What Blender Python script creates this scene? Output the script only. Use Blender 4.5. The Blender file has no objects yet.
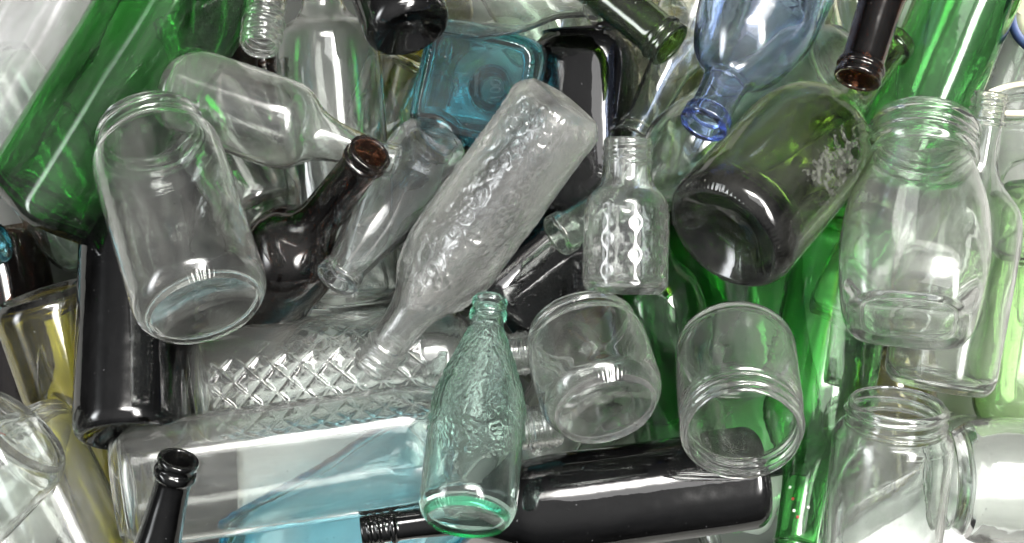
import bpy, math, random
import numpy as np
from mathutils import Matrix, Vector

PX = 0.00075            # one picture pixel on the reference plane, in metres
ZC = 1933.0             # camera height in those units
REF = 1733.0
sc = bpy.context.scene
C = sc.collection
PI = math.pi

def P(px, py, z):
    k = (ZC - z) / REF
    return np.array([(px - 512) * k, -(py - 271.5) * k, z], float)

# ------------------------------------------------------------------ materials
def newmat(name):
    m = bpy.data.materials.new(name); m.use_nodes = True
    nt = m.node_tree; nt.nodes.clear()
    return m, nt

def glass(name, base, rough=0.0, absorb=None, dens=0.0, dust=0.05, wav=0.035, frost=0.0, grime=(0.62, 0.62, 0.58), spec_rough=0.16, film=.1, fine=.06, fsc=260, speck=.35):
    m, nt = newmat(name); N = nt.nodes.new; Lk = nt.links.new
    out = N('ShaderNodeOutputMaterial')
    tc = N('ShaderNodeTexCoord')
    b = N('ShaderNodeBsdfPrincipled')
    b.inputs['Base Color'].default_value = (*base, 1)
    b.inputs['Roughness'].default_value = rough
    b.inputs['IOR'].default_value = 1.5
    b.inputs['Transmission Weight'].default_value = 1
    # gentle waviness of blown glass
    n1 = N('ShaderNodeTexNoise'); n1.inputs['Scale'].default_value = 38; n1.inputs['Detail'].default_value = 2
    n2 = N('ShaderNodeTexNoise'); n2.inputs['Scale'].default_value = fsc; n2.inputs['Detail'].default_value = 3
    ad = N('ShaderNodeMath'); ad.operation = 'MULTIPLY_ADD'; ad.inputs[1].default_value = fine
    Lk(tc.outputs['Object'], n1.inputs['Vector']); Lk(tc.outputs['Object'], n2.inputs['Vector'])
    Lk(n2.outputs['Fac'], ad.inputs[0]); Lk(n1.outputs['Fac'], ad.inputs[2])
    bp = N('ShaderNodeBump'); bp.inputs['Strength'].default_value = wav; bp.inputs['Distance'].default_value = 0.01
    Lk(ad.outputs[0], bp.inputs['Height']); Lk(bp.outputs[0], b.inputs['Normal'])
    # second glossy lobe: hazy film on the surface
    gl = N('ShaderNodeBsdfGlossy'); gl.inputs['Roughness'].default_value = spec_rough
    gl.inputs['Color'].default_value = (1, 1, 1, 1)
    fr = N('ShaderNodeFresnel'); fr.inputs['IOR'].default_value = 1.45
    fm = N('ShaderNodeMath'); fm.operation = 'MULTIPLY'; fm.inputs[1].default_value = film
    Lk(fr.outputs[0], fm.inputs[0])
    mx = N('ShaderNodeMixShader'); Lk(fm.outputs[0], mx.inputs[0]); Lk(b.outputs[0], mx.inputs[1]); Lk(gl.outputs[0], mx.inputs[2])
    # dust, smears and specks
    df = N('ShaderNodeBsdfDiffuse'); df.inputs['Color'].default_value = (*grime, 1)
    tl = N('ShaderNodeBsdfTranslucent'); tl.inputs['Color'].default_value = (*grime, 1)
    dm = N('ShaderNodeMixShader'); dm.inputs[0].default_value = 0.5
    Lk(df.outputs[0], dm.inputs[1]); Lk(tl.outputs[0], dm.inputs[2])
    n3 = N('ShaderNodeTexNoise'); n3.inputs['Scale'].default_value = 22; n3.inputs['Detail'].default_value = 7; n3.inputs['Roughness'].default_value = 0.7
    mp = N('ShaderNodeMapping'); mp.inputs['Scale'].default_value = (1, 1, .35)
    Lk(tc.outputs['Object'], mp.inputs['Vector']); Lk(mp.outputs[0], n3.inputs['Vector'])
    r3 = N('ShaderNodeMapRange'); r3.inputs['From Min'].default_value = .42; r3.inputs['From Max'].default_value = .72
    r3.inputs['To Min'].default_value = dust * .1; r3.inputs['To Max'].default_value = dust * 1.7
    Lk(n3.outputs['Fac'], r3.inputs['Value'])
    n4 = N('ShaderNodeTexNoise'); n4.inputs['Scale'].default_value = 330; n4.inputs['Detail'].default_value = 1
    Lk(tc.outputs['Object'], n4.inputs['Vector'])
    r4 = N('ShaderNodeMapRange'); r4.inputs['From Min'].default_value = .765; r4.inputs['From Max'].default_value = .80
    r4.inputs['To Max'].default_value = speck
    Lk(n4.outputs['Fac'], r4.inputs['Value'])
    mxx = N('ShaderNodeMath'); mxx.operation = 'MAXIMUM'
    Lk(r3.outputs[0], mxx.inputs[0]); Lk(r4.outputs[0], mxx.inputs[1])
    m2 = N('ShaderNodeMixShader'); Lk(mxx.outputs[0], m2.inputs[0]); Lk(mx.outputs[0], m2.inputs[1]); Lk(dm.outputs[0], m2.inputs[2])
    last = m2
    if frost > 0:
        g2 = N('ShaderNodeBsdfPrincipled'); g2.inputs['Base Color'].default_value = (.96, .97, .96, 1)
        g2.inputs['Roughness'].default_value = .22; g2.inputs['Transmission Weight'].default_value = 1; g2.inputs['IOR'].default_value = 1.45
        m3 = N('ShaderNodeMixShader'); m3.inputs[0].default_value = frost
        Lk(last.outputs[0], m3.inputs[1]); Lk(g2.outputs[0], m3.inputs[2]); last = m3
    Lk(last.outputs[0], out.inputs['Surface'])
    if absorb:
        v = N('ShaderNodeVolumeAbsorption'); v.inputs['Color'].default_value = (*absorb, 1); v.inputs['Density'].default_value = dens
        Lk(v.outputs[0], out.inputs['Volume'])
    m['closed'] = bool(absorb)
    return m

CL = (.965, .986, .97)
M = {
 'clear':  glass('clear_glass', CL, dust=.055),
 'clear2': glass('clear_glass_dusty', (.95, .975, .952), dust=.08),
 'milky':  glass('clear_glass_hazed', (.97, .98, .97), dust=.17, film=.3, spec_rough=.3, grime=(.7, .7, .72)),
 'frost':  glass('textured_clear_glass', (.985, .985, .98), dust=.13, frost=0, wav=.10, film=.6, spec_rough=.25, fine=.35, fsc=420),
 'pale':   glass('pale_green_glass', (.86, .95, .87), dust=.07),
 'aqua':   glass('aqua_glass', (.985, 1, .99), absorb=(.35, .95, .76), dens=46, dust=.03),
 'blue':   glass('blue_glass', (.98, .99, 1), absorb=(.25, .5, .97), dens=105, dust=.04),
 'teal':   glass('teal_glass', (.97, .99, 1), absorb=(.02, .64, .72), dens=165, dust=.03),
 'cyan':   glass('cyan_glass', (.98, .99, 1), absorb=(.08, .80, .90), dens=95, dust=.03),
 'green':  glass('emerald_glass', (.97, 1, .97), absorb=(.05, .68, .08), dens=430, dust=.04, grime=(.45, .55, .45)),
 'lime':   glass('lime_green_glass', (.97, 1, .95), absorb=(.42, .85, .1), dens=170, dust=.03),
 'olive':  glass('olive_glass', (.78, .83, .43), absorb=(.28, .52, .02), dens=235, dust=.05, grime=(.5, .5, .45)),
 'yolive': glass('yellow_olive_glass', (.93, .92, .45), absorb=(.60, .55, .02), dens=420, dust=.04),
 'cblue': glass('bluish_clear_glass', (.93, .955, .972), dust=.06),
 'yellow': glass('yellowish_glass', (.96, .95, .84), dust=.05),
 'dkgreen':glass('dark_green_glass', (.25, .36, .12), absorb=(.3, .5, .15), dens=250, dust=.04, grime=(.4, .42, .36)),
 'brown':  glass('dark_brown_glass', (.085, .035, .02), dust=.02, grime=(.35, .33, .32)),
 'black':  glass('black_glass', (.010, .010, .009), dust=.015, grime=(.3, .3, .31)),
 'amber':  glass('amber_glass', (.75, .45, .12), dust=.04),
}
def plain(name, col, rough=.7, noise=.15, scale=60, bump=.1):
    m, nt = newmat(name); N = nt.nodes.new; Lk = nt.links.new
    out = N('ShaderNodeOutputMaterial'); b = N('ShaderNodeBsdfPrincipled'); b.inputs['Roughness'].default_value = rough
    tc = N('ShaderNodeTexCoord'); n = N('ShaderNodeTexNoise'); n.inputs['Scale'].default_value = scale; n.inputs['Detail'].default_value = 6
    Lk(tc.outputs['Object'], n.inputs['Vector'])
    r = N('ShaderNodeMix'); r.data_type = 'RGBA'
    r.inputs['A'].default_value = (*[c * (1 - noise * 2) for c in col], 1); r.inputs['B'].default_value = (*[min(1, c * (1 + noise)) for c in col], 1)
    Lk(n.outputs['Fac'], r.inputs['Factor']); Lk(r.outputs['Result'], b.inputs['Base Color'])
    bp = N('ShaderNodeBump'); bp.inputs['Strength'].default_value = bump; bp.inputs['Distance'].default_value = .002
    Lk(n.outputs['Fac'], bp.inputs['Height']); Lk(bp.outputs[0], b.inputs['Normal'])
    Lk(b.outputs[0], out.inputs['Surface'])
    return m
M['white_patch'] = plain('white_fleck_and_reflection', (.68, .68, .65), .8, .06)  # white for paint flecks and for a reflection put into colour
M['milkglass'] = plain('white_milk_glass', (.74, .75, .73), .2, .05)
M['cream'] = plain('cream_rim', (.72, .67, .52), .6, .1)
M['bluepaint'] = plain('dark_blue_print', (.03, .05, .13), .5, .1)
M['brownpaint'] = plain('brown_print', (.10, .05, .02), .5, .2)
M['residue'] = plain('glue_residue', (.09, .095, .08), .85, .4, 300, .6)
_nt = M['residue'].node_tree; _o = [n for n in _nt.nodes if n.type == 'OUTPUT_MATERIAL'][0]; _b = [n for n in _nt.nodes if n.type == 'BSDF_PRINCIPLED'][0]
_t = _nt.nodes.new('ShaderNodeBsdfTransparent'); _x = _nt.nodes.new('ShaderNodeMixShader'); _n = _nt.nodes.new('ShaderNodeTexNoise'); _n.inputs['Scale'].default_value = 240; _n.inputs['Detail'].default_value = 4
_r = _nt.nodes.new('ShaderNodeMapRange'); _r.inputs['From Min'].default_value = .46; _r.inputs['From Max'].default_value = .62; _r.inputs['To Max'].default_value = .55; _r.inputs['To Min'].default_value = .12
_c = _nt.nodes.new('ShaderNodeTexCoord'); _nt.links.new(_c.outputs['Object'], _n.inputs['Vector'])
_nt.links.new(_n.outputs['Fac'], _r.inputs['Value']); _nt.links.new(_r.outputs[0], _x.inputs[0]); _nt.links.new(_t.outputs[0], _x.inputs[1]); _nt.links.new(_b.outputs[0], _x.inputs[2]); _nt.links.new(_x.outputs[0], _o.inputs['Surface'])
M['red'] = plain('red_fleck', (.35, .04, .03), .6, .2)
M['floor'] = plain('container_floor', (.15, .15, .14), .6, .35, 9, .2)

# ------------------------------------------------------------------ profiles
def fillet(pts, dd):
    pts = [tuple(p) for p in pts]; out = [np.array(pts[0][:2], float)]
    for i in range(1, len(pts) - 1):
        p = np.array(pts[i][:2], float); a = np.array(pts[i-1][:2], float); b = np.array(pts[i+1][:2], float)
        d = pts[i][2] if len(pts[i]) > 2 else dd
        la, lb = np.linalg.norm(a - p), np.linalg.norm(b - p)
        if la < 1e-6 or lb < 1e-6: continue
        p1 = p + (a - p) / la * min(d, la * .49); p2 = p + (b - p) / lb * min(d, lb * .49)
        for t in (0, .25, .5, .75, 1):
            out.append((1-t)**2 * p1 + 2*t*(1-t) * p + t*t * p2)
    out.append(np.array(pts[-1][:2], float))
    return out
def resample(pts, step):
    out = [pts[0]]
    for a, b in zip(pts[:-1], pts[1:]):
        d = np.linalg.norm(b - a)
        if d < 1e-4: continue
        n = max(1, int(math.ceil(d / step)))
        for k in range(1, n + 1): out.append(a + (b - a) * k / n)
    return np.array(out)

BODY = {  # (s, r): s in fractions of the length, r in fractions of the radius
 'wine':  [(.62, 1), (.70, .86), (.745, .50), (.80, .40), (.90, .37)],
 'burg':  [(.50, 1), (.62, .84), (.72, .52), (.80, .41), (.90, .36)],
 'hock':  [(.40, 1), (.60, .80), (.80, .42), (.92, .34)],
 'round': [(.56, 1), (.66, .93), (.72, .45), (.78, .33), (.92, .30)],
 'soda':  [(.40, 1), (.52, .97), (.72, .62), (.86, .41), (.93, .39)],
 'spirit':[(.66, 1), (.74, .90), (.775, .42), (.84, .34), (.92, .33)],
 'jar':   [(.80, 1), (.86, .96), (.89, .86)],
 'tulip': [(.06, .90), (.2, .98), (.38, 1.02), (.58, .96), (.76, .76), (.80, .72), (.83, .80), (.87, .74)],
 'vial':  [(.46, 1), (.56, .92), (.63, .60), (.68, .55), (.88, .54)],
 'milk':  [(.50, 1), (.64, .9), (.80, .5), (.92, .42)],
}
def make_prof(kind, L, R, fin, punt, heel, pts=None):
    pt = punt * R; h = heel * R
    base = [(pt, 0), (pt * .86, .38 * R, .25*R), (pt*.12, .74 * R, .08*R), (0, .80 * R, 1.5), (0, R - h*.95, h), (h*1.1, R, h)] if kind != 'tulip' else \
           [(pt, 0), (pt * .86, .35 * R), (pt*.12, .62 * R, 3), (0, .68 * R, 1.5), (0, .80 * R, 4)]
    body = [(s * L, r * R, .22 * R) for s, r in (pts or BODY[kind])]
    rn = body[-1][1]
    if fin == 'cork':
        f = [(L-17, rn*1.0), (L-16.5, rn+2.6, 1), (L-11.5, rn+3.0, 1), (L-10.5, rn+.9, 1), (L-6, rn+.8), (L-5.5, rn+2.2, 1), (L-.8, rn+2.2, 1.2), (L, rn+.5, .8)]
        sf = L-17
    elif fin == 'band':
        f = [(L-15, rn), (L-14.5, rn+3.2, 1.2), (L-1.5, rn+3.4, 1.5), (L, rn+1, 1)]
        sf = L-15
    elif fin == 'crown':
        f = [(L-22, rn), (L-20, rn+3.2, 2.5), (L-13, rn+3.2, 2.5), (L-11, rn+.6, 1), (L-6, rn+.8), (L-5, rn+2.6, 1.5), (L-1, rn+2.4, 1.5), (L, rn+.6, 1)]
        sf = L-22
    elif fin == 'screw':
        f = [(L-34, rn), (L-33, rn+3.2, 1.5), (L-29, rn+3.2, 1.5), (L-28, rn+.3, 1), (L-2, rn, 1.5), (L, rn-1.5, 1)]
        sf = L-34
    elif fin == 'jar':
        f = [(L-27, rn), (L-26, rn+2.2, 1.2), (L-23, rn+2.2, 1.2), (L-22, rn+.2, 1), (L-2.5, rn, 2), (L, rn-2.2, 2)]
        sf = L-27
    f = [p for p in f if p[0] > body[-1][0]]
    outer = fillet(base + body + f, .1 * R)
    return outer, body, rn, sf

def wob(seed):
    r = random.Random(seed)
    K = [(r.choice([1, 2, 2, 3, 4]), r.uniform(.01, .07), r.uniform(0, 6.28), r.uniform(.4, 1)) for _ in range(7)]
    def f(S, T):
        o = 0
        for n, w, ph, a in K: o = o + a * np.sin(n * T + ph + w * S)
        return o / 3.
    return f
def ridged(seed, f0, ntheta):
    r = random.Random(seed)
    K = [(r.randint(-ntheta, ntheta), r.uniform(-f0, f0), r.uniform(0, 6.28)) for _ in range(14)]
    def f(S, T):
        o = 0
        for n, w, ph in K: o = o + np.sin(n * T + w * S + ph)
        return o / 3.7
    return f
def smooth(x, a, b):
    t = np.clip((x - a) / (b - a), 0, 1); return t * t * (3 - 2 * t)

def texture(tex, S, T, L, R, seed):
    """radial relief of the outer wall, in px"""
    d = np.zeros_like(S + T); rnd = random.Random(seed * 7 + 1)
    k = tex['k']; a = tex.get('amp', 1.2)
    s0, s1 = [v * L for v in tex.get('range', (.1, .6))]
    mask = smooth(S, s0, s0 + 3) * (1 - smooth(S, s1 - 3, s1))
    if k == 'diamond':
        nn = tex.get('n', 16); p = 2 * PI * R / nn
        u = (S + T * R) / p; v = (S - T * R) / p
        u = np.abs(u - np.floor(u) - .5) * 2; v = np.abs(v - np.floor(v) - .5) * 2
        
        if tex.get('ridges'):
            w_ = .16; d = a * np.maximum(np.exp(-((1 - u) / w_) ** 2), np.exp(-((1 - v) / w_) ** 2)) - a * .25 * (np.maximum(u, v) < .5)
            d = d * mask * (1 - np.exp(-(((T + .95 + PI) % (2 * PI) - PI) / .55) ** 4))
        else: d = a * (1 - np.maximum(u, v) * 1.7) * mask
    elif k == 'hammer':
        f = ridged(seed, .45, 26); d = (np.abs(f(S, T)) * .55) * a * .5 * mask
        for _ in range(tex.get('n', 170)):
            cs = rnd.uniform(s0, s1); ct = rnd.uniform(0, 2 * PI); rr = rnd.uniform(3, 9); el = rnd.uniform(.6, 1.5)
            dt = (T - ct + PI) % (2 * PI) - PI
            q = np.sqrt(((S - cs) / el) ** 2 + (dt * R) ** 2) / rr
            d = d + a * .9 * np.exp(-((q - 1) / .28) ** 2) * (1 if rnd.random() < .7 else -1) * mask
    elif k == 'honey':
        nn = tex.get('n', 13); p = 2 * PI * R / nn
        row = np.floor(S / (p * .87)); off = (row % 2) * .5
        sc_ = S / (p * .87) - row - .5; tc_ = T * R / p + off; tc_ = tc_ - np.floor(tc_) - .5
        q = np.sqrt((sc_ * .87) ** 2 + tc_ ** 2)
        d = -a * (1 - smooth(q, .12, .48)) * mask
    elif k == 'ridge':
        f = ridged(seed, .55, 22); g = ridged(seed + 3, .4, 16)
        v = np.exp(-(f(S, T) / .22) ** 2) + .7 * np.exp(-(g(S, T) / .2) ** 2)
        d = a * v * mask
    elif k == 'rings':
        d = a * np.sin(S * 2 * PI / tex.get('p', 9)) * mask
    elif k == 'flutes':
        d = a * np.abs(np.sin(T * tex.get('n', 8))) * mask
    return d

def xsec(form, T, nexp=5., aspect=1.):
    if form == 'round': return np.ones_like(T)
    if form == 'square':
        c, s = np.abs(np.cos(T)), np.abs(np.sin(T)) / aspect
        return (c ** nexp + s ** nexp) ** (-1 / nexp)
    if form == 'oval':
        return ((np.cos(T)) ** 2 + (np.sin(T) / aspect) ** 2) ** -.5
    n = int(form)      # polygon, soft corners
    a = (T % (2 * PI / n)) - PI / n
    f = math.cos(PI / n) / np.cos(a)
    return f * .92 + .08

def mesh_from(name, V, F, mat, N=None):
    me = bpy.data.meshes.new(name)
    me.vertices.add(len(V)); me.vertices.foreach_set('co', np.ascontiguousarray(V, np.float32).ravel())
    F = np.asarray(F, np.int32)
    me.loops.add(F.size); me.loops.foreach_set('vertex_index', F.ravel())
    me.polygons.add(len(F)); me.polygons.foreach_set('loop_start', np.arange(0, F.size, F.shape[1], dtype=np.int32))
    me.polygons.foreach_set('use_smooth', np.ones(len(F), bool))
    me.update(calc_edges=True)
    me.materials.append(mat)
    if N is not None: me.normals_split_custom_set_from_vertices(N.tolist())
    return me

def part(name, me, parent, label=None):
    o = bpy.data.objects.new(name, me); C.objects.link(o); o.parent = parent
    if label: o['label'] = label
    return o

ALL = []
seedc = [10]
def bottle(name, label, cat, base, mouth, R, kind, mat, fin='cork', form='round', nexp=5., aspect=1., roll=0, tex=None,
           wall=3.2, bt=7., punt=.22, heel=.16, nth=96, step=7., knurl=False, pts=None, group=None, wave=1., split=True, mouthdir=None):
    seedc[0] += 1; seed = seedc[0]
    B = P(*base); Mo = P(*mouth); ax = Mo - B; L = float(np.linalg.norm(ax)); ax /= L
    zm = (base[2] + mouth[2]) / 2; R = R * (ZC - zm) / REF
    toc = np.array([0, 0, ZC]) - B; u = toc - ax * (toc @ ax); u /= np.linalg.norm(u); v = np.cross(ax, u)
    outer, body, rn, sf = make_prof(kind, L, R, fin, punt, heel, pts)
    if tex or fin in ('screw', 'jar'): pass
    tstep = tex.get('step', 2.) if tex else step
    O = resample(outer, tstep) if tex else resample(outer, step)
    # finish gets finer rings for its thread
    lo = O[O[:, 0] < sf]; hi_pts = [np.array([sf, np.interp(sf, *np.array(outer)[3:].T)])] + [q for q in outer if q[0] > sf]
    hi = resample(hi_pts, 1.1 if fin in ('screw', 'jar') else 3)
    O = np.vstack([lo, hi])
    sn = None
    if kind not in ('jar', 'tulip') and kind in BODY or pts:
        bl = pts or BODY[kind]
        if kind not in ('jar', 'tulip'): sn = bl[-2][0] * L
    # inner wall
    pt = punt * R
    ib = [(pt + bt, 0), (pt * .86 + bt, .34 * R), (pt * .2 + bt * 1.05, .70 * R, .1 * R), (bt * 1.05, (R - wall) * (.86 if kind != 'tulip' else .6), .1*R), (bt * 1.05 + .14 * R, (R - wall) * (1 if kind != 'tulip' else .78), .12 * R)]
    for s, r, d in body:
        if s > ib[-1][0] + 2: ib.append((s, max(r - wall, 3), d))
    rin = ib[-1][1]; ib += [(L - 6, rin, 1), (L - 1.2, rin + .3, 1), (L + .0, rin + 1.2, .6)]
    I = resample(fillet(ib, .1 * R), max(step, 5))
    cuts = [c for c in ([sn] if sn else []) + [sf]] if split else []
    def insert(A, c):
        A = list(A); last = max(i for i in range(len(A)) if A[i][0] < c - 1e-6)
        if last + 1 < len(A) and abs(A[last + 1][0] - c) < .05: A[last+1] = np.array([c, A[last+1][1]]); return np.array(A)
        nx = A[last + 1]; t = (c - A[last][0]) / (nx[0] - A[last][0]); A.insert(last + 1, A[last] + (nx - A[last]) * t); return np.array(A)
    for c in cuts: O = insert(O, c); I = insert(I, c)
    n = nth; T = np.arange(n) * 2 * PI / n
    f = xsec(form, T - PI * roll / 180, nexp, aspect)
    rnk = rn * 1.25
    w1 = wob(seed); w2 = wob(seed + 500)
    def ring(A, inner):
        S = A[:, 0][:, None]; r = A[:, 1][:, None]; TT = T[None, :]
        frac = np.clip(r / R, 0, 1)
        wgt = smooth(r, rnk, R * .92) if form != 'round' else 0
        lowb = (S < .35 * L) & (r < R * .999)
        if form != 'round': wgt = np.where(lowb, smooth(frac, .2, .7 if kind == 'tulip' else .8), wgt)
        if kind == 'tulip': wgt = smooth(frac, .15, .6) * (1 - smooth(S, .16 * L, .42 * L))
        ff = 1 + (f[None, :] - 1) * wgt
        rr = r * ff * (1 + .005 * wave * w1(S, TT))
        SS = S + 0 * TT
        if inner:
            rr = rr + (w2(S * 1.3, TT) * .55 * wave) * smooth(r, 2, 8)
        elif True:
            if tex: rr = rr + texture(tex, S, TT, L, R, seed)
            if fin in ('screw', 'jar'):
                pitch = 8.5 if fin == 'screw' else 11.
                s_a, s_b = (L - 25, L - 4) if fin == 'screw' else (L - 20, L - 4)
                ph = ((S - s_a) / pitch - TT / (2 * PI)); ph = ph - np.round(ph)
                hgt = (2.1 if fin == 'screw' else 3.1) * np.exp(-(ph * pitch / 1.6) ** 2)
                rr = rr + hgt * smooth(S, s_a, s_a + 2) * (1 - smooth(S, s_b - 2, s_b))
            if knurl:
                kn = int(n / 4)
                zone = smooth(frac, .80, .83) * (1 - smooth(frac, .88, .93)) * (S < .3 * L)
                SS = SS + zone * .25 * np.cos(kn * TT)
        SS = SS + 0 * rr
        X = rr * np.cos(TT); Y = rr * np.sin(TT)
        return np.stack([X, Y, SS], -1)
    VO = ring(O[1:], False); VI = ring(I[1:], True)[::-1]
    no, ni = len(VO), len(VI)
    V = np.concatenate([[[0, 0, O[0, 0]]], VO.reshape(-1, 3), VI.reshape(-1, 3), [[0, 0, I[0, 0]]]]) * PX
    nr = no + ni
    i = np.arange(nr - 1)[:, None]; j = np.arange(n)[None, :]; jn = (j + 1) % n
    Q = np.stack([1 + i * n + j + 0 * jn, 1 + i * n + jn, 1 + (i + 1) * n + jn, 1 + (i + 1) * n + j], -1)   # ring quads
    # outer pole cap and inner pole cap as degenerate-free triangles turned to quads
    jj = np.arange(n); jjn = (jj + 1) % n
    last = 1 + nr * n
    cap0 = np.stack([0 * jj, jjn + 1, jj + 1], -1)
    cap1 = np.stack([1 + (nr - 1) * n + jj, 1 + (nr - 1) * n + jjn, 0 * jj + last], -1)
    # vertex normals of the whole piece
    Qf = Q.reshape(-1, 4)
    NV = np.zeros_like(V)
    fn = np.cross(V[Qf[:, 2]] - V[Qf[:, 0]], V[Qf[:, 3]] - V[Qf[:, 1]])
    for k in range(4): np.add.at(NV, Qf[:, k], fn)
    for cp in (cap0, cap1):
        fc = np.cross(V[cp[:, 1]] - V[cp[:, 0]], V[cp[:, 2]] - V[cp[:, 0]])
        for k in range(3): np.add.at(NV, cp[:, k], fc)
    NV /= np.maximum(np.linalg.norm(NV, axis=1, keepdims=True), 1e-12)
    zo = np.concatenate([O[1:, 0], I[1:, 0][::-1]]); isin = np.array([False] * no + [True] * ni)
    # order of rings along the strip: find the ring index of each cut on both walls
    bounds_o = [int(np.argmin(np.where(~isin, np.abs(zo - c), 1e9))) for c in cuts]
    bounds_i = [int(np.argmin(np.where(isin, np.abs(zo - c), 1e9))) for c in cuts]
    names = {0: ['body'], 1: ['body', 'screw_thread' if fin in ('screw', 'jar') else 'lip'], 2: ['body', 'neck', 'screw_thread' if fin in ('screw', 'jar') else 'lip']}[len(cuts)]
    root = bpy.data.objects.new(name, None); C.objects.link(root); root.empty_display_size = .02
    m4 = Matrix.Identity(4)
    for r_ in range(3):
        m4[r_][0] = u[r_]; m4[r_][1] = v[r_]; m4[r_][2] = ax[r_]; m4[r_][3] = B[r_] * PX
    root.matrix_world = m4
    root['label'] = label; root['category'] = cat
    root['group'] = group or cat + 's in the heap of glass'
    lo_o = [0] + bounds_o; hi_o = bounds_o + [nr]
    closed = mat.get('closed', False)
    parts = {}
    for k, nm in enumerate(names):
        # quads between ring a and a+1
        if k == len(names) - 1:
            a0 = bounds_o[-1] if cuts else 0; b0 = bounds_i[-1] if cuts else nr - 1
            rows = list(range(a0, b0))
        else:
            a0 = bounds_o[k-1] if k else 0
            rows = list(range(a0, bounds_o[k])) + list(range(bounds_i[k], bounds_i[k-1] if k else nr - 1))
        faces4 = Q[rows].reshape(-1, 4).tolist() if rows else []
        faces3 = []
        if k == 0: faces3 = cap0.tolist() + cap1.tolist()
        if closed:
            if k > 0:   # lower annulus
                ro, ri = bounds_o[k-1], bounds_i[k-1]
                for a in range(n):
                    b2 = (a + 1) % n; faces4.append([1 + ri*n + a, 1 + ri*n + b2, 1 + ro*n + b2, 1 + ro*n + a])
            if k < len(names) - 1:
                ro, ri = bounds_o[k], bounds_i[k]
                for a in range(n):
                    b2 = (a + 1) % n; faces4.append([1 + ro*n + a, 1 + ro*n + b2, 1 + ri*n + b2, 1 + ri*n + a])
        A4 = np.array(faces4, int); used = set(A4.ravel().tolist())
        if faces3: used |= set(np.array(faces3).ravel().tolist())
        used = np.array(sorted(used)); remap = np.full(len(V), -1); remap[used] = np.arange(len(used))
        Vp = V[used].copy()
        if closed and k > 0:   # hairline gap so that the two cut faces do not coincide
            near = np.abs(Vp[:, 2] - cuts[k-1] * PX) < 1e-7
            Vp[near, 2] += .00004
        me = bpy.data.meshes.new(nm)
        if faces3:
            allf = [remap[q].tolist() for q in A4] + [remap[q].tolist() for q in np.array(faces3)]
            me.from_pydata(Vp.tolist(), [], allf)
            me.polygons.foreach_set('use_smooth', np.ones(len(allf), bool)); me.materials.append(mat)
            me.update()
            me.normals_split_custom_set_from_vertices(NV[used].tolist())
        else:
            me = mesh_from(nm, Vp, remap[A4], mat, NV[used])
        parts[nm] = part(nm, me, root)
    Oc = O[3:]
    idx = np.argsort(Oc[:, 0])
    def surf(s, th):   # outer radius at height s, angle th
        r = float(np.interp(s, Oc[idx, 0], Oc[idx, 1]))
        w = 1.0 if form != 'round' and r > R * .92 else (0 if form == 'round' else float(smooth(np.array(r), rnk, R * .92)))
        return r * (1 + (float(xsec(form, np.array([th - PI * roll / 180]), nexp, aspect)[0]) - 1) * w)
    info = dict(root=root, parts=parts, L=L, R=R, surf=surf, mat=mat, rn=rn, punt=pt)
    ALL.append(info)
    return info

def emboss(b, text, s, th, size, rot=0, depth=1.0, mat=None, spacing=1.1, name='embossed_lettering', flip=False):
    """raised letters wrapped on the wall; s fraction of length, th degrees from the camera-side line, rot 0 = read with the mouth upward"""
    cu = bpy.data.curves.new('t', 'FONT'); cu.body = text; cu.size = size; cu.extrude = depth; cu.align_x = 'CENTER'; cu.align_y = 'CENTER'; cu.space_character = spacing
    cu.resolution_u = 3
    ob = bpy.data.objects.new('t', cu); me = bpy.data.meshes.new_from_object(ob)
    bpy.data.objects.remove(ob); bpy.data.curves.remove(cu)
    me.name = name
    a = math.radians(rot); ca, sa = math.cos(a), math.sin(a); t0 = math.radians(th)
    for v in me.vertices:
        x, y, z = v.co
        if flip: x = -x
        al, ac = x * sa + y * ca, x * ca - y * sa
        ss = s * b['L'] + al; r0 = b['surf'](ss, t0); t = t0 + ac / r0
        r = b['surf'](ss, t) + z * .6 + depth * .25
        v.co = (r * math.cos(t) * PX, r * math.sin(t) * PX, ss * PX)
    me.materials.clear(); me.materials.append(mat or b['mat'])
    return part(name, me, b['parts']['body'])

def emboss_base(b, text, x, y, size, rot=0, depth=.9):
    cu = bpy.data.curves.new('t', 'FONT'); cu.body = text; cu.size = size; cu.extrude = depth; cu.align_x = 'CENTER'; cu.align_y = 'CENTER'; cu.offset = .3
    ob = bpy.data.objects.new('t', cu); me = bpy.data.meshes.new_from_object(ob)
    bpy.data.objects.remove(ob); bpy.data.curves.remove(cu); me.name = 'embossed_lettering'
    inv = b['root'].matrix_world.to_3x3().inverted(); a = math.radians(rot)
    for v in me.vertices:
        X, Y = v.co.x * math.cos(a) - v.co.y * math.sin(a) + x, v.co.x * math.sin(a) + v.co.y * math.cos(a) + y
        w = inv @ Vector((X, Y, 0)); v.co = (w.x * PX, w.y * PX, (b['punt'] - v.co.z - depth * .5) * PX)
    me.materials.clear(); me.materials.append(b['mat'])
    return part('embossed_lettering', me, b['parts']['body'])

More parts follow.
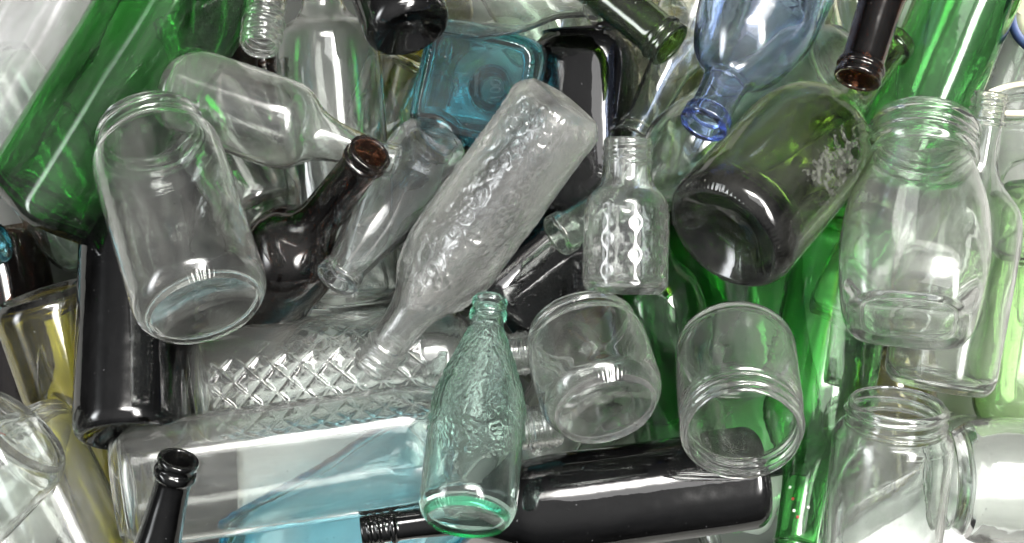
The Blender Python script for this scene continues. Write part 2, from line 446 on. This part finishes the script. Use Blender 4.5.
def ring_text(b, text, r, size, mid, mat, parent, step=None):
    n = len(text); st = step or size * .85 / r
    for k, ch in enumerate(text):
        if ch == ' ': continue
        cu = bpy.data.curves.new('t', 'FONT'); cu.body = ch; cu.size = size * 1.3; cu.extrude = .2; cu.align_x = 'CENTER'; cu.align_y = 'CENTER'; cu.resolution_u = 2
        ob = bpy.data.objects.new('t', cu); me = bpy.data.meshes.new_from_object(ob); bpy.data.objects.remove(ob); bpy.data.curves.remove(cu); me.name = 'printed_letter'
        a = math.radians(90 + 75) - (k - (n - 1) / 2) * st   # around the left rim as seen from outside
        inv = b['root'].matrix_world.to_3x3().inverted(); ang = a - PI / 2
        for v in me.vertices:
            X = r * math.cos(a) + v.co.x * math.cos(ang) - v.co.y * math.sin(ang); Y = r * math.sin(a) + v.co.x * math.sin(ang) + v.co.y * math.cos(ang)
            w = inv @ Vector((X, Y, 0)); v.co = (w.x * PX, w.y * PX, (-1.7 - v.co.z) * PX)
        me.materials.clear(); me.materials.append(mat); part('printed_letter', me, parent.parent.parent)

def base_disc(b, name, r0, r1, z, mat, x=0, y=0, parent=None):
    n = 64; V = []; F = []
    for zz in (z, z + .5):
        for r in (r0, r1):
            for k in range(n): V.append((r * math.cos(2*PI*k/n) * PX, r * math.sin(2*PI*k/n) * PX, -zz * PX))
    for k in range(n):
        j = (k + 1) % n
        F += [(2*n+k, 3*n+k, 3*n+j, 2*n+j), (k, j, n+j, n+k), (n+k, n+j, 3*n+j, 3*n+k), (k, 2*n+k, 2*n+j, j)]
    return part(name, mesh_from(name, np.array(V), F, mat), parent or b['parts']['body'])

def torus(b, name, s, R, t, mat):
    n, k = 96, 12; V = []; F = []
    for i in range(n):
        for j in range(k):
            a, c = 2*PI*i/n, 2*PI*j/k; r = R + t * math.cos(c)
            V.append((r*math.cos(a)*PX, r*math.sin(a)*PX, (s + t*math.sin(c))*PX))
            F.append((i*k+j, ((i+1)%n)*k+j, ((i+1)%n)*k+(j+1)%k, i*k+(j+1)%k))
    return part(name, mesh_from(name, np.array(V), F, mat), b['root'])

def patch(b, name, s0, s1, t0, t1, mat, off=.4, thick=.3, ragged=0., seed=1, inner=False, label=None, par='body'):
    """a thin sheet (glue, label, flecks or a painted white reflection) lying on the wall"""
    nS = max(4, int((s1 - s0) * b['L'] / 1.6)) if ragged else 24; nT = max(6, int(math.radians(t1 - t0) * b['R'] / 1.6)) if ragged else 32
    rr = random.Random(seed); fz = ridged(seed, .35, 20)
    V = []; F = []
    for lay in (0, 1):
        for i in range(nS + 1):
            for j in range(nT + 1):
                s = (s0 + (s1 - s0) * i / nS) * b['L']; t = math.radians(t0 + (t1 - t0) * j / nT)
                r = b['surf'](s, t) + off + thick * lay
                V.append((r * math.cos(t) * PX, r * math.sin(t) * PX, s * PX))
    n1 = (nS + 1) * (nT + 1)
    def keep(i, j):
        if not ragged: return True
        u, v = (i + .5) / nS * 2 - 1, (j + .5) / nT * 2 - 1
        q = float(fz(np.array((s0 + (s1 - s0) * i / nS) * b['L']), np.array(math.radians(t0 + (t1 - t0) * j / nT))))
        return max(abs(u), abs(v)) ** 2 * .9 + abs(q) * ragged * .5 + rr.random() * .3 < .85
    K = [[keep(i, j) for j in range(nT)] for i in range(nS)]
    idx = lambda l, i, j: l * n1 + i * (nT + 1) + j
    for i in range(nS):
        for j in range(nT):
            if not K[i][j]: continue
            F.append((idx(1, i, j), idx(1, i, j+1), idx(1, i+1, j+1), idx(1, i+1, j)))
            F.append((idx(0, i, j), idx(0, i+1, j), idx(0, i+1, j+1), idx(0, i, j+1)))
            if j == 0 or not K[i][j-1]: F.append((idx(0, i, j), idx(1, i, j), idx(1, i+1, j), idx(0, i+1, j)))
            if j == nT-1 or not K[i][j+1]: F.append((idx(0, i, j+1), idx(0, i+1, j+1), idx(1, i+1, j+1), idx(1, i, j+1)))
            if i == 0 or not K[i-1][j]: F.append((idx(0, i, j), idx(0, i, j+1), idx(1, i, j+1), idx(1, i, j)))
            if i == nS-1 or not K[i+1][j]: F.append((idx(0, i+1, j), idx(1, i+1, j), idx(1, i+1, j+1), idx(0, i+1, j+1)))
    me = mesh_from(name, np.array(V), F, mat)
    return part(name, me, b['parts'][par], label)
# ------------------------------------------------------------------ the bottles and jars
m = M
# -- top left
b = bottle('square_green_bottle', 'large emerald green square bottle at the upper left with its base pointing down left', 'bottle', (44, 216, 170), (262, -130, 215), 60, 'spirit', m['green'], form='square', nexp=4.5, roll=38, punt=.15, bt=9, nth=144, wall=4.5)
emboss(b, 'MARTINI', .13, 34, 17, depth=2.2)
bottle('clear_bottle', 'hazed clear bottle lying beside the green square bottle at the top left corner', 'bottle', (-48, 175, 120), (190, -230, 150), 58, 'wine', m['milky'], fin='cork')
b = bottle('big_jar', 'large clear screw-top jar lying in front of the green square bottle, base toward the viewer', 'jar', (205, 312, 370), (147, 124, 255), 67, 'jar', m['clear'], fin='jar', knurl=True, nth=320, heel=.2, punt=.16, wall=3.6, step=4, pts=[(.80, 1), (.86, .95), (.885, .80)])
emboss(b, '05', .19, -4, 11); emboss(b, 'J', .19, 30, 9); emboss(b, '2', .19, 46, 9)
bottle('clear_bottle', 'clear round-shouldered bottle lying across the big upright one, mouth ring beside the brown neck', 'bottle', (170, 86, 205), (397, 163, 225), 46, 'round', m['clear2'], fin='band', punt=.3, nth=128, step=4, pts=[(.50, 1), (.57, .93), (.65, .56), (.74, .43), (.92, .34)])
b = bottle('clear_bottle', 'big upright clear bottle behind the round-shouldered lying one, embossed text above its base', 'bottle', (348, 312, 70), (316, -75, 110), 54, 'spirit', m['clear2'], fin='cork', nth=128, punt=.25, step=4, bt=10)
for i, t in enumerate(['REFILL', 'ONE WAY', 'NOT TO BE REUSED']): emboss(b, t, .115 - .03 * i + .02, 8, [8, 10, 8][i], depth=.9)
bottle('clear_bottle', 'clear bottle whose ringed neck points down from the top edge beside the big upright one', 'bottle', (300, -260, 40), (260, 48, 240), 48, 'wine', m['clear'], fin='screw', tex=dict(k='rings', amp=1.3, p=11, range=(.8, .93)), pts=[(.5, 1), (.6, .86), (.70, .5), (.76, .42), (.92, .38)])
bottle('wine_bottle', 'dark brown wine bottle leaning right of the big jar with its open mouth up', 'wine bottle', (222, 345, 70), (371, 152, 290), 51, 'wine', m['brown'], fin='cork', nth=128, step=4, pts=[(.50, 1), (.575, .90), (.625, .54), (.68, .42), (.90, .37)])
bottle('clear_bottle', 'slim clear bottle with a rounded end, its thick ring mouth beside the brown wine bottle', 'bottle', (443, 130, 140), (336, 281, 262), 41, 'milk', m['cblue'], fin='band', nth=128, step=4, heel=.55, punt=.25, wall=5.5, pts=[(.32, .98), (.60, .84), (.80, .58), (.93, .45)])
b = bottle('textured_bottle', 'heavy clear square bottle with pebbled glass lying diagonally across the middle', 'bottle', (565, 101, 290), (370, 369, 215), 41.5, 'spirit', m['frost'], fin='screw', form='square', nexp=3.6, roll=38, nth=224, heel=.22, punt=.1,
       tex=dict(k='hammer', amp=.95, range=(.02, .72), n=200, step=1.6), wall=6, bt=10, pts=[(.57, 1.02), (.68, .86), (.77, .58), (.83, .50), (.90, .48)])
emboss(b, 'ORCSA', .30, -22, 22, rot=-90, depth=1.0)
# -- top middle
b = bottle('teal_bottle', 'teal blue square bottle pointing its stippled base at the viewer', 'bottle', (474, 86, 185), (495, 90, 0), 58, 'spirit', m['teal'], form='square', nexp=6, roll=2, nth=320, knurl=True, punt=.1, heel=.16, bt=13, wall=7)
emboss_base(b, 'E', -14, 0, 34, 0, depth=2); emboss_base(b, '100', 22, -4, 15, 90, depth=1.6); emboss_base(b, 'I', 2, 0, 34, 0, depth=2)
bottle('wine_bottle', 'black wine bottle at the top edge showing its round base left of the teal bottle', 'wine bottle', (410, 33, 210), (330, -190, 90), 43, 'wine', m['black'], punt=.4)
bottle('clear_bottle', 'clear bottle lying level along the top edge above the teal bottle, mouth to the right', 'bottle', (370, -18, 150), (604, 3, 215), 48, 'milk', m['clear2'], fin='band', nth=128, step=4, pts=[(.50, 1), (.66, .80), (.82, .40), (.92, .33)])
bottle('wine_bottle', 'dark green wine bottle whose open neck enters from the top edge above the pale bottle', 'wine bottle', (330, -240, 90), (671, 46, 255), 58, 'wine', m['dkgreen'], nth=128)
bottle('square_black_bottle', 'black square bottle standing upright between the textured bottle and the green neck', 'bottle', (584, 34, 85), (586, 290, 100), 53, 'wine', m['black'], form='square', nexp=2.7, roll=12, heel=.3, punt=.1)
bottle('blue_bottle', 'pale blue round-bodied bottle at the top with its open mouth pointing down', 'bottle', (838, -140, 170), (703, 126, 350), 61, 'burg', m['blue'], fin='band', nth=160, step=4, wall=4.5, pts=[(.30, 1), (.64, 1.0), (.77, .76), (.825, .40), (.86, .35), (.93, .33)])
bottle('cut_glass_bottle', 'yellowish bottle with cut criss-cross facets between the green neck and the blue bottle', 'bottle', (712, -120, 60), (655, 190, 60), 50, 'wine', m['yellow'], tex=dict(k='diamond', amp=4, n=9, range=(.04, .55), step=2.), nth=160)
bottle('clear_bottle', 'clear bottle whose bright neck slopes down from the blue bottle to the small jar', 'bottle', (760, -110, 60), (634, 138, 150), 42, 'hock', m['clear'], fin='cork', step=4, pts=[(.5, 1), (.62, .85), (.72, .52), (.9, .42)])
bottle('pale_green_bottle', 'pale green wine bottle sloping down left from beside the brown neck, small ringed mouth', 'wine bottle', (846, 62, 120), (556, 237, 255), 55, 'wine', m['pale'], fin='band', nth=128, step=4, heel=.3, pts=[(.5, 1), (.60, .90), (.68, .50), (.74, .36), (.92, .33)])
bottle('wine_bottle', 'dark brown wine bottle, dusty neck hanging down from the top edge above the olive bottle', 'wine bottle', (978, -310, 190), (857, 80, 330), 56, 'wine', m['brown'], fin='cork', nth=128, step=4)
b = bottle('olive_wine_bottle', 'big olive green wine bottle lying with its round base toward the viewer', 'wine bottle', (724, 238, 320), (897, 42, 140), 67, 'wine', m['olive'], fin='band', nth=320, knurl=True, step=4, punt=.35, heel=.14, bt=24, wall=4.5, pts=[(.44, 1), (.54, .86), (.61, .50), (.67, .36), (.92, .27)])
patch(b, 'label_residue', .18, .46, 8, 55, m['residue'], off=.3, ragged=1.1, seed=4)
bottle('green_bottle', 'tall emerald green bottle at the top right behind the barrel-shaped jar', 'wine bottle', (884, 200, 85), (1045, -190, 120), 50, 'wine', m['green'], nth=128, wall=3)
# -- middle
bottle('small_bottle', 'small clear bottle with round dimples and a wide neck, right of the textured bottle', 'bottle', (625, 294, 290), (628, 138, 290), 43, 'vial', m['clear'], fin='screw', nth=224, punt=.12, tex=dict(k='honey', amp=.75, n=15, range=(.06, .58), step=1.5), pts=[(.52, 1), (.62, .93), (.69, .66), (.74, .58), (.88, .56)], wall=3.5)
b = bottle('black_bottle', 'black bottle with embossed lettering lying under the textured bottle beside the small ringed mouth', 'bottle', (488, 312, 85), (660, 170, 40), 52, 'spirit', m['black'], form='square', nexp=3.5, roll=20)
emboss(b, 'CONTENIDO', .26, 25, 8); emboss(b, '.. . ..', .16, 25, 16)
bottle('short_jar', 'short clear jar in the middle with its knurled base turned to the viewer', 'jar', (607, 413, 350), (579, 324, 280), 62, 'jar', m['clear'], fin='jar', knurl=True, nth=320, step=4, heel=.24, punt=.2, wall=4, pts=[(.72, 1), (.80, .96), (.83, .86)])
b = bottle('soda_bottle', 'aqua tinted soda bottle with a patterned upper half standing up from the lower middle', 'bottle', (466, 522, 430), (490, 300, 310), 48, 'soda', m['aqua'], fin='crown', nth=256, knurl=True, punt=.2, heel=.22, wall=4.5, bt=9, tex=dict(k='ridge', amp=.75, range=(.36, .86), step=1.8), pts=[(.40, 1), (.55, .95), (.74, .60), (.86, .36), (.91, .33)])
b = bottle('cut_glass_bottle', 'clear cut-glass bottle with a diamond pattern lying level left of the soda bottle', 'bottle', (189, 388, 165), (537, 352, 150), 58, 'spirit', m['clear'], fin='screw', nth=240, tex=dict(k='diamond', ridges=True, amp=2.4, n=14, range=(.085, .68), step=1.6), wall=5, pts=[(.70, 1), (.78, .9), (.84, .42), (.90, .36)])
b = bottle('tumbler_jar', 'clear jar lying mouth toward the viewer over the end of the long black bottle', 'jar', (735, 345, 225), (743, 436, 340), 62, 'jar', m['clear'], fin='jar', nth=192, step=4, heel=.12, wall=3.8, pts=[(.70, 1), (.77, .985), (.80, .925)])
b = bottle('green_bottle', 'green bottle standing upright between the olive bottle and the upturned jar at the right', 'wine bottle', (850, 212, 70), (791, 572, 190), 54, 'wine', m['green'], fin='screw', wall=3.2, wave=.5, pts=[(.54, 1), (.64, .88), (.71, .50), (.76, .42), (.92, .38)])
for k_, (s_, t_, c_) in enumerate([(.80, -8, 'white_patch'), (.82, 22, 'red'), (.835, -20, 'white_patch'), (.85, 14, 'white_patch'), (.79, 35, 'white_patch'), (.865, 2, 'red')]):
    patch(b, 'paint_fleck', s_, s_ + .007, t_, t_ + 7, m[c_], off=.3, par='neck')
bottle('green_bottle', 'emerald green bottle lying deep under the clear jar right of centre', 'wine bottle', (770, 470, -65), (700, 90, -65), 62, 'wine', m['green'], wall=2.4)
bottle('green_bottle', 'dark green bottle squeezed between the dimpled bottle and the jar right of centre', 'wine bottle', (690, 500, 0), (640, 180, 90), 46, 'wine', m['green'], wall=4)
# -- right
bottle('barrel_jar', 'barrel-shaped clear jar with a faceted base leaning at the right', 'jar', (908, 324, 330), (925, 124, 235), 73, 'tulip', m['clear2'], fin='jar', form='square', nexp=3.6, roll=0, nth=192, step=4, punt=.1, wall=4, bt=9)
bottle('clear_bottle', 'clear bottle at the right edge with its neck up beside the barrel-shaped jar', 'bottle', (938, 388, 130), (991, 92, 150), 56, 'round', m['clear2'], fin='screw', knurl=True, nth=288, step=4, pts=[(.52, 1), (.62, .92), (.70, .48), (.76, .34), (.88, .30)])
b = bottle('screw_top_jar', 'clear screw-top jar with its open mouth up near the lower right corner', 'jar', (874, 600, 215), (898, 402, 275), 60, 'jar', m['clear2'], fin='jar', nth=192, step=4, wall=4, pts=[(.78, 1), (.86, .96), (.885, .80)])
b = bottle('clear_bottle', 'thick clear bottle with a painted white reflection lying level in the lower right corner', 'bottle', (946, 480, 150), (1320, 490, 150), 64, 'wine', m['clear'], nth=160, step=4, wall=5, bt=10, heel=.35, punt=.3)
patch(b, 'label_or_reflection', .10, .5, 125, 235, m['white_patch'], off=.4)  # white reflection in the glass, painted as a sheet on the far side
bottle('lime_bottle', 'lime green bottle at the right edge behind the clear bottle', 'bottle', (1040, 190, -65), (1000, 520, 20), 44, 'wine', m['lime'])
b = bottle('labelled_jar', 'pale jar at the top right corner with a blue ring of print on its end', 'jar', (1048, 14, 110), (1120, 0, -60), 42, 'jar', m['pale'], fin='jar')
R_ = b['R']; pl = base_disc(b, 'label_or_reflection', .001, R_ * .98, .3, m['cream']); base_disc(b, 'printed_ring', R_ * .74, R_ * .97, .9, m['bluepaint'], parent=pl); base_disc(b, 'brown_centre', .001, R_ * .34, .9, m['brownpaint'], parent=pl)
ring_text(b, 'AUOR', R_ * .855, 7, 215, m['cream'], pl); ring_text(b, 'Z E N T R A L', R_ * .62, 4.5, 215, m['bluepaint'], pl)
b = bottle('rimmed_jar', 'clear jar with a cream rim at the right edge under the printed jar', 'jar', (1040, 250, 10), (1026, 96, 80), 50, 'jar', m['clear2'], fin='jar')
torus(b, 'seal_ring', b['L'] - 2, b['rn'], 3.4, m['cream'])
# -- lower left
bottle('black_bottle', 'thick black cylindrical bottle standing under the big jar with its base at the bottom', 'wine bottle', (130, 438, 235), (138, 110, 100), 55, 'wine', m['black'], knurl=True, nth=256, punt=.3, heel=.12)
bottle('yellow_olive_bottle', 'yellow olive bottle left of the black cylindrical one, bottom end up', 'wine bottle', (44, 292, 130), (165, 640, 60), 54, 'wine', m['yolive'], nth=128, punt=.4)
b = bottle('clear_jar', 'clear jar at the lower left edge with its knurled base ring facing up right', 'jar', (22, 428, 255), (-130, 590, 225), 64, 'jar', m['clear'], fin='jar', knurl=True, nth=288, step=4)
for s_, t_ in ((.05, 38), (.075, 41), (.06, 47)): patch(b, 'red_fleck', s_, s_ + .012, t_, t_ + 5, m['red'], off=.3)
bottle('clear_bottle', 'clear bottle running down the lower left corner beneath the clear jar', 'bottle', (12, 420, 160), (170, 740, 190), 58, 'wine', m['clear2'])
b = bottle('clear_bottle', 'large clear bottle lying level at the lower left on top of the sky blue one', 'bottle', (118, 488, 235), (560, 424, 190), 62, 'spirit', m['clear'], fin='screw', form='square', nexp=2.8, roll=8, nth=144, step=4, wall=5, bt=9, heel=.3, pts=[(.66, 1), (.74, .88), (.81, .42), (.86, .34)])
bottle('sky_blue_bottle', 'sky blue square bottle at the bottom under the large clear bottle', 'bottle', (448, 466, 120), (185, 640, 120), 36, 'spirit', m['cyan'], form='square', nexp=3.6, aspect=2.05, roll=4, nth=144, wall=4.5, heel=.3)
b = bottle('white_backing_bottle', 'white glass bottle lying under the large clear bottle beside the sky blue one', 'bottle', (338, 700, 25), (330, 260, 25), 48, 'spirit', m['milkglass'], form='square', aspect=2., nexp=6)
bottle('black_neck_bottle', 'black beer bottle rising from the bottom edge at the left, mouth up', 'bottle', (95, 800, 190), (179, 458, 340), 50, 'wine', m['black'], nth=128, fin='crown', pts=[(.45, 1), (.58, .84), (.70, .52), (.80, .42), (.9, .35)])
bottle('black_wine_bottle', 'long black wine bottle lying along the bottom edge with a screw neck to the left', 'wine bottle', (762, 477, 215), (361, 531, 245), 51, 'wine', m['black'], fin='screw', nth=160, step=4, heel=.14, punt=.3, pts=[(.52, 1), (.60, .93), (.70, .50), (.76, .33), (.86, .29)])
# -- the layer underneath
bottle('dark_brown_bottle', 'dark brown bottle standing deep between the green square bottle and the ringed neck', 'bottle', (214, 170, 10), (225, -140, 10), 40, 'wine', m['brown'])
bottle('clear_bottle', 'clear bottle end showing between the big jar and the big upright clear bottle', 'bottle', (262, 214, 90), (165, 20, 40), 42, 'wine', m['clear2'])
bottle('amber_bottle', 'dark amber bottle deep under the brown wine bottle left of the upright one', 'bottle', (300, 350, -65), (262, 60, -65), 45, 'wine', m['brown'])
bottle('amber_bottle', 'amber bottle glowing yellow deep under the right side of the textured bottle', 'bottle', (582, 120, -75), (556, 400, -75), 50, 'wine', m['amber'])
bottle('yellow_olive_bottle', 'yellow olive bottle deep below the dark green neck at the top', 'bottle', (690, 150, -80), (580, -120, -80), 52, 'wine', m['yolive'])
bottle('teal_bottle', 'teal bottle showing a round patch at the left edge under the green square bottle', 'bottle', (2, 240, 50), (-150, 300, 0), 22, 'wine', m['teal'])
bottle('brown_bottle', 'dark brown bottle deep at the left edge beside the yellow olive one', 'wine bottle', (-10, 230, -65), (60, 560, -80), 50, 'wine', m['brown'])
bottle('pale_green_bottle', 'pale green bottle under the upturned jar and the screw-top jar at the bottom', 'bottle', (700, 540, -65), (960, 430, -65), 55, 'wine', m['pale'])
bottle('clear_bottle', 'clear bottle deep between the soda bottle and the short jar', 'bottle', (600, 330, 20), (500, 520, 20), 38, 'wine', m['clear2'])
bottle('yellow_olive_bottle', 'yellow olive bottle deep under the clear bottle at the right', 'bottle', (880, 340, -75), (900, 620, -75), 52, 'wine', m['yolive'])
bottle('pale_green_bottle', 'pale bottle deep between the brown neck and the tall green bottle', 'bottle', (850, 190, -75), (900, -120, -75), 48, 'wine', m['pale'])

bottle('clear_bottle', 'clear bottle deep under the mouth end of the lying round-shouldered bottle', 'bottle', (420, 60, -40), (300, 330, -40), 46, 'wine', m['clear'])
bottle('clear_bottle', 'clear bottle deep beneath the cut-glass bottle, lying along it', 'bottle', (180, 360, -20), (480, 400, -20), 46, 'wine', m['clear2'])
bottle('pale_green_bottle', 'pale green bottle deep between the hazed clear bottle and the green square one', 'bottle', (-20, 60, -60), (150, 330, -60), 50, 'wine', m['pale'])
bottle('clear_jar', 'clear jar deep behind the dimpled small bottle and the pale green wine bottle', 'jar', (700, 190, 20), (610, 60, -20), 44, 'jar', m['clear'], fin='jar')
bottle('pale_green_bottle', 'pale green bottle lying deep under the pale blue bottle', 'bottle', (820, 20, -60), (620, 190, -70), 46, 'wine', m['pale'])
bottle('clear_bottle', 'clear bottle lying deep beneath the barrel-shaped jar', 'bottle', (840, 330, -20), (980, 60, -20), 44, 'wine', m['clear'])
bottle('clear_bottle', 'clear bottle lying deep beneath the screw-top jar in the lower right', 'bottle', (820, 520, -30), (1060, 420, -30), 46, 'wine', m['clear'])
bottle('olive_bottle', 'olive bottle deep under the left end of the large level clear bottle', 'bottle', (80, 560, -50), (190, 300, -50), 46, 'wine', m['olive'])
bottle('clear_bottle', 'clear bottle deep under the long black wine bottle', 'bottle', (560, 560, -20), (720, 400, -40), 46, 'wine', m['clear2'])
bottle('dark_green_bottle', 'dark green bottle deep under the black bottle with embossed lettering', 'bottle', (450, 230, -70), (620, 420, -70), 46, 'wine', m['dkgreen'])
bottle('clear_bottle', 'clear bottle deep under the neck of the teal bottle and the slim clear one', 'bottle', (360, 150, -60), (560, 30, -90), 46, 'wine', m['clear'])

bottle('white_backing_bottle', 'added white bottle for whiteness in the lower right corner under the screw-top jar', 'bottle', (820, 600, -30), (1100, 430, -30), 56, 'wine', m['milkglass'])  # added so that white shows through the clear glass above
bottle('white_backing_bottle', 'added white bottle whitening the lower left corner under the clear jar', 'bottle', (-60, 660, 60), (70, 400, 60), 50, 'wine', m['milkglass'])  # added to whiten the inside of the clear jar
bottle('white_backing_bottle', 'added white bottle brightening the yellow olive bottle from below', 'bottle', (150, 600, -40), (50, 290, -40), 44, 'wine', m['milkglass'])  # added to throw light up and make the yellow vivid

bottle('pale_green_bottle', 'pale green bottle deep at the top between the green neck and the level clear bottle', 'bottle', (470, -120, 20), (600, 130, 10), 46, 'wine', m['pale'])
bottle('yellow_olive_bottle', 'yellow olive bottle deep behind the teal bottle and the big upright clear one', 'bottle', (400, 190, -60), (450, -90, -60), 42, 'wine', m['yolive'])
bottle('clear_bottle', 'clear bottle standing deep left of the tall green bottle at the top right', 'bottle', (836, -60, 0), (880, 210, 40), 34, 'wine', m['yellow'], nth=128)
bottle('clear_bottle', 'clear bottle lying deep in the top right corner beside the tall green bottle', 'bottle', (1080, -60, -20), (960, 230, -20), 46, 'wine', m['clear2'])
bottle('dark_brown_bottle', 'dark brown bottle deep between the green square bottle and the big jar', 'bottle', (120, 330, -30), (190, 60, -30), 48, 'wine', m['brown'])
bottle('clear_bottle', 'clear bottle deep under the cut-glass bottle and the slim clear one', 'bottle', (300, 240, 10), (480, 330, -20), 40, 'wine', m['clear2'])
bottle('dark_brown_bottle', 'dark brown bottle deep behind the yellowish cut bottle and the green neck', 'bottle', (640, 230, -40), (600, -60, -40), 44, 'wine', m['brown'])

bottle('white_backing_bottle', 'added white bottle sending light up through the teal bottle', 'bottle', (400, 110, -80), (580, 60, -80), 48, 'wine', m['milkglass'])  # added under the teal glass to light it from below
bottle('white_backing_bottle', 'added white bottle brightening the green bottles right of centre from beneath', 'bottle', (720, 520, -90), (850, 150, -90), 50, 'wine', m['milkglass'])  # added as a bright backing so the greens look vivid

# ------------------------------------------------------------------ ground
def floor():
    n = 60; s = 3000; rnd = random.Random(3)
    V = []; F = []
    for i in range(n + 1):
        for j in range(n + 1):
            V.append(((i / n - .5) * s * PX, (j / n - .5) * s * PX, (-150 + rnd.uniform(-1, 1)) * PX))
    for i in range(n):
        for j in range(n):
            a = i * (n + 1) + j; F.append((a, a + n + 1, a + n + 2, a + 1))
    o = bpy.data.objects.new('ground', mesh_from('ground', np.array(V), F, M['floor'])); C.objects.link(o); o['kind'] = 'structure'
floor()

# ------------------------------------------------------------------ light
w = bpy.data.worlds.new('World'); sc.world = w; w.use_nodes = True
nt = w.node_tree; nt.nodes.clear(); N = nt.nodes.new; Lk = nt.links.new
wo = N('ShaderNodeOutputWorld'); bg = N('ShaderNodeBackground'); tc = N('ShaderNodeTexCoord'); sp = N('ShaderNodeSeparateXYZ')
ra = N('ShaderNodeValToRGB'); Lk(tc.outputs['Generated'], sp.inputs[0]); Lk(sp.outputs['Z'], ra.inputs[0]); Lk(ra.outputs[0], bg.inputs[0]); Lk(bg.outputs[0], wo.inputs[0])
e = ra.color_ramp.elements; e[0].position = 0; e[0].color = (.02, .02, .02, 1); e[1].position = 1; e[-1].color = (.55, .55, .55, 1)
e2 = ra.color_ramp.elements.new(.5); e2.color = (.16, .165, .17, 1)
bg.inputs['Strength'].default_value = 1.0
def math_n(op, a, b=None):
    n = N('ShaderNodeMath'); n.operation = op
    for i, v in enumerate((a, b)):
        if v is None: continue
        if isinstance(v, (int, float)): n.inputs[i].default_value = v
        else: Lk(v, n.inputs[i])
    return n.outputs[0]
def lobe(d, sx, sy, power, col):
    # a bright window of the surroundings with soft edges, centred on direction d
    d = Vector(d).normalized(); ex = Vector((0, 1, 0)).cross(d).normalized(); ey = d.cross(ex)
    outs = []
    for v in (ex, ey, d):
        n = N('ShaderNodeVectorMath'); n.operation = 'DOT_PRODUCT'; Lk(tc.outputs['Generated'], n.inputs[0]); n.inputs[1].default_value = v
        outs.append(n.outputs['Value'])
    a = math_n('POWER', math_n('ABSOLUTE', math_n('DIVIDE', outs[0], sx)), 2.6); b = math_n('POWER', math_n('ABSOLUTE', math_n('DIVIDE', outs[1], sy)), 2.6)
    g = math_n('MULTIPLY', math_n('EXPONENT', math_n('MULTIPLY', math_n('ADD', a, b), -1.0)), math_n('GREATER_THAN', outs[2], 0.0))
    b2 = N('ShaderNodeBackground'); b2.inputs[0].default_value = (*col, 1); Lk(math_n('MULTIPLY', g, power), b2.inputs[1])
    return b2.outputs[0]
acc = bg.outputs[0]
for args in [((.10, .52, .84), .17, .10, 66, (1, .975, .93)), ((.42, .10, .9), .09, .30, 62, (1, .98, .95)), ((-.88, -.05, .5), .12, .3, 14, (.95, .98, 1))]:
    ad = N('ShaderNodeAddShader'); Lk(acc, ad.inputs[0]); Lk(lobe(*args), ad.inputs[1]); acc = ad.outputs[0]
Lk(acc, wo.inputs[0])
w.cycles.sampling_method = 'MANUAL'; w.cycles.sample_map_resolution = 1024

def lamp(name, az, el, dist, sx, sy, power, col=(1, 1, 1)):
    l = bpy.data.lights.new(name, 'AREA'); l.shape = 'RECTANGLE'; l.size = sx; l.size_y = sy; l.energy = power; l.color = col
    o = bpy.data.objects.new(name, l); C.objects.link(o)
    d = Vector((math.cos(el) * math.cos(az), math.cos(el) * math.sin(az), math.sin(el)))
    o.location = d * dist + Vector((0, 0, .15)); o.rotation_euler = d.to_track_quat('Z', 'Y').to_euler()
    return o
lamp('overhead_softbox', math.radians(60), math.radians(66), 2.2, 1.0, 1.0, 9, (1, .99, .98))

cam = bpy.data.cameras.new('camera'); cam.sensor_width = 36; cam.lens = 36 * REF / 1024; cam.clip_end = 50; cam.clip_start = .01
co = bpy.data.objects.new('camera', cam); C.objects.link(co); co.location = (0, 0, ZC * PX); sc.camera = co

sc.view_settings.view_transform = 'Standard'; sc.view_settings.look = 'None'; sc.view_settings.exposure = .58; sc.view_settings.gamma = 1
cy = sc.cycles
cy.max_bounces = 28; cy.transmission_bounces = 28; cy.glossy_bounces = 14; cy.diffuse_bounces = 3; cy.volume_bounces = 0; cy.transparent_max_bounces = 8
cy.caustics_reflective = True; cy.caustics_refractive = True; cy.blur_glossy = .3
cy.sample_clamp_indirect = 5; cy.sample_clamp_direct = 0
cy.use_denoising = True
cy.use_adaptive_sampling = True; cy.adaptive_threshold = .015
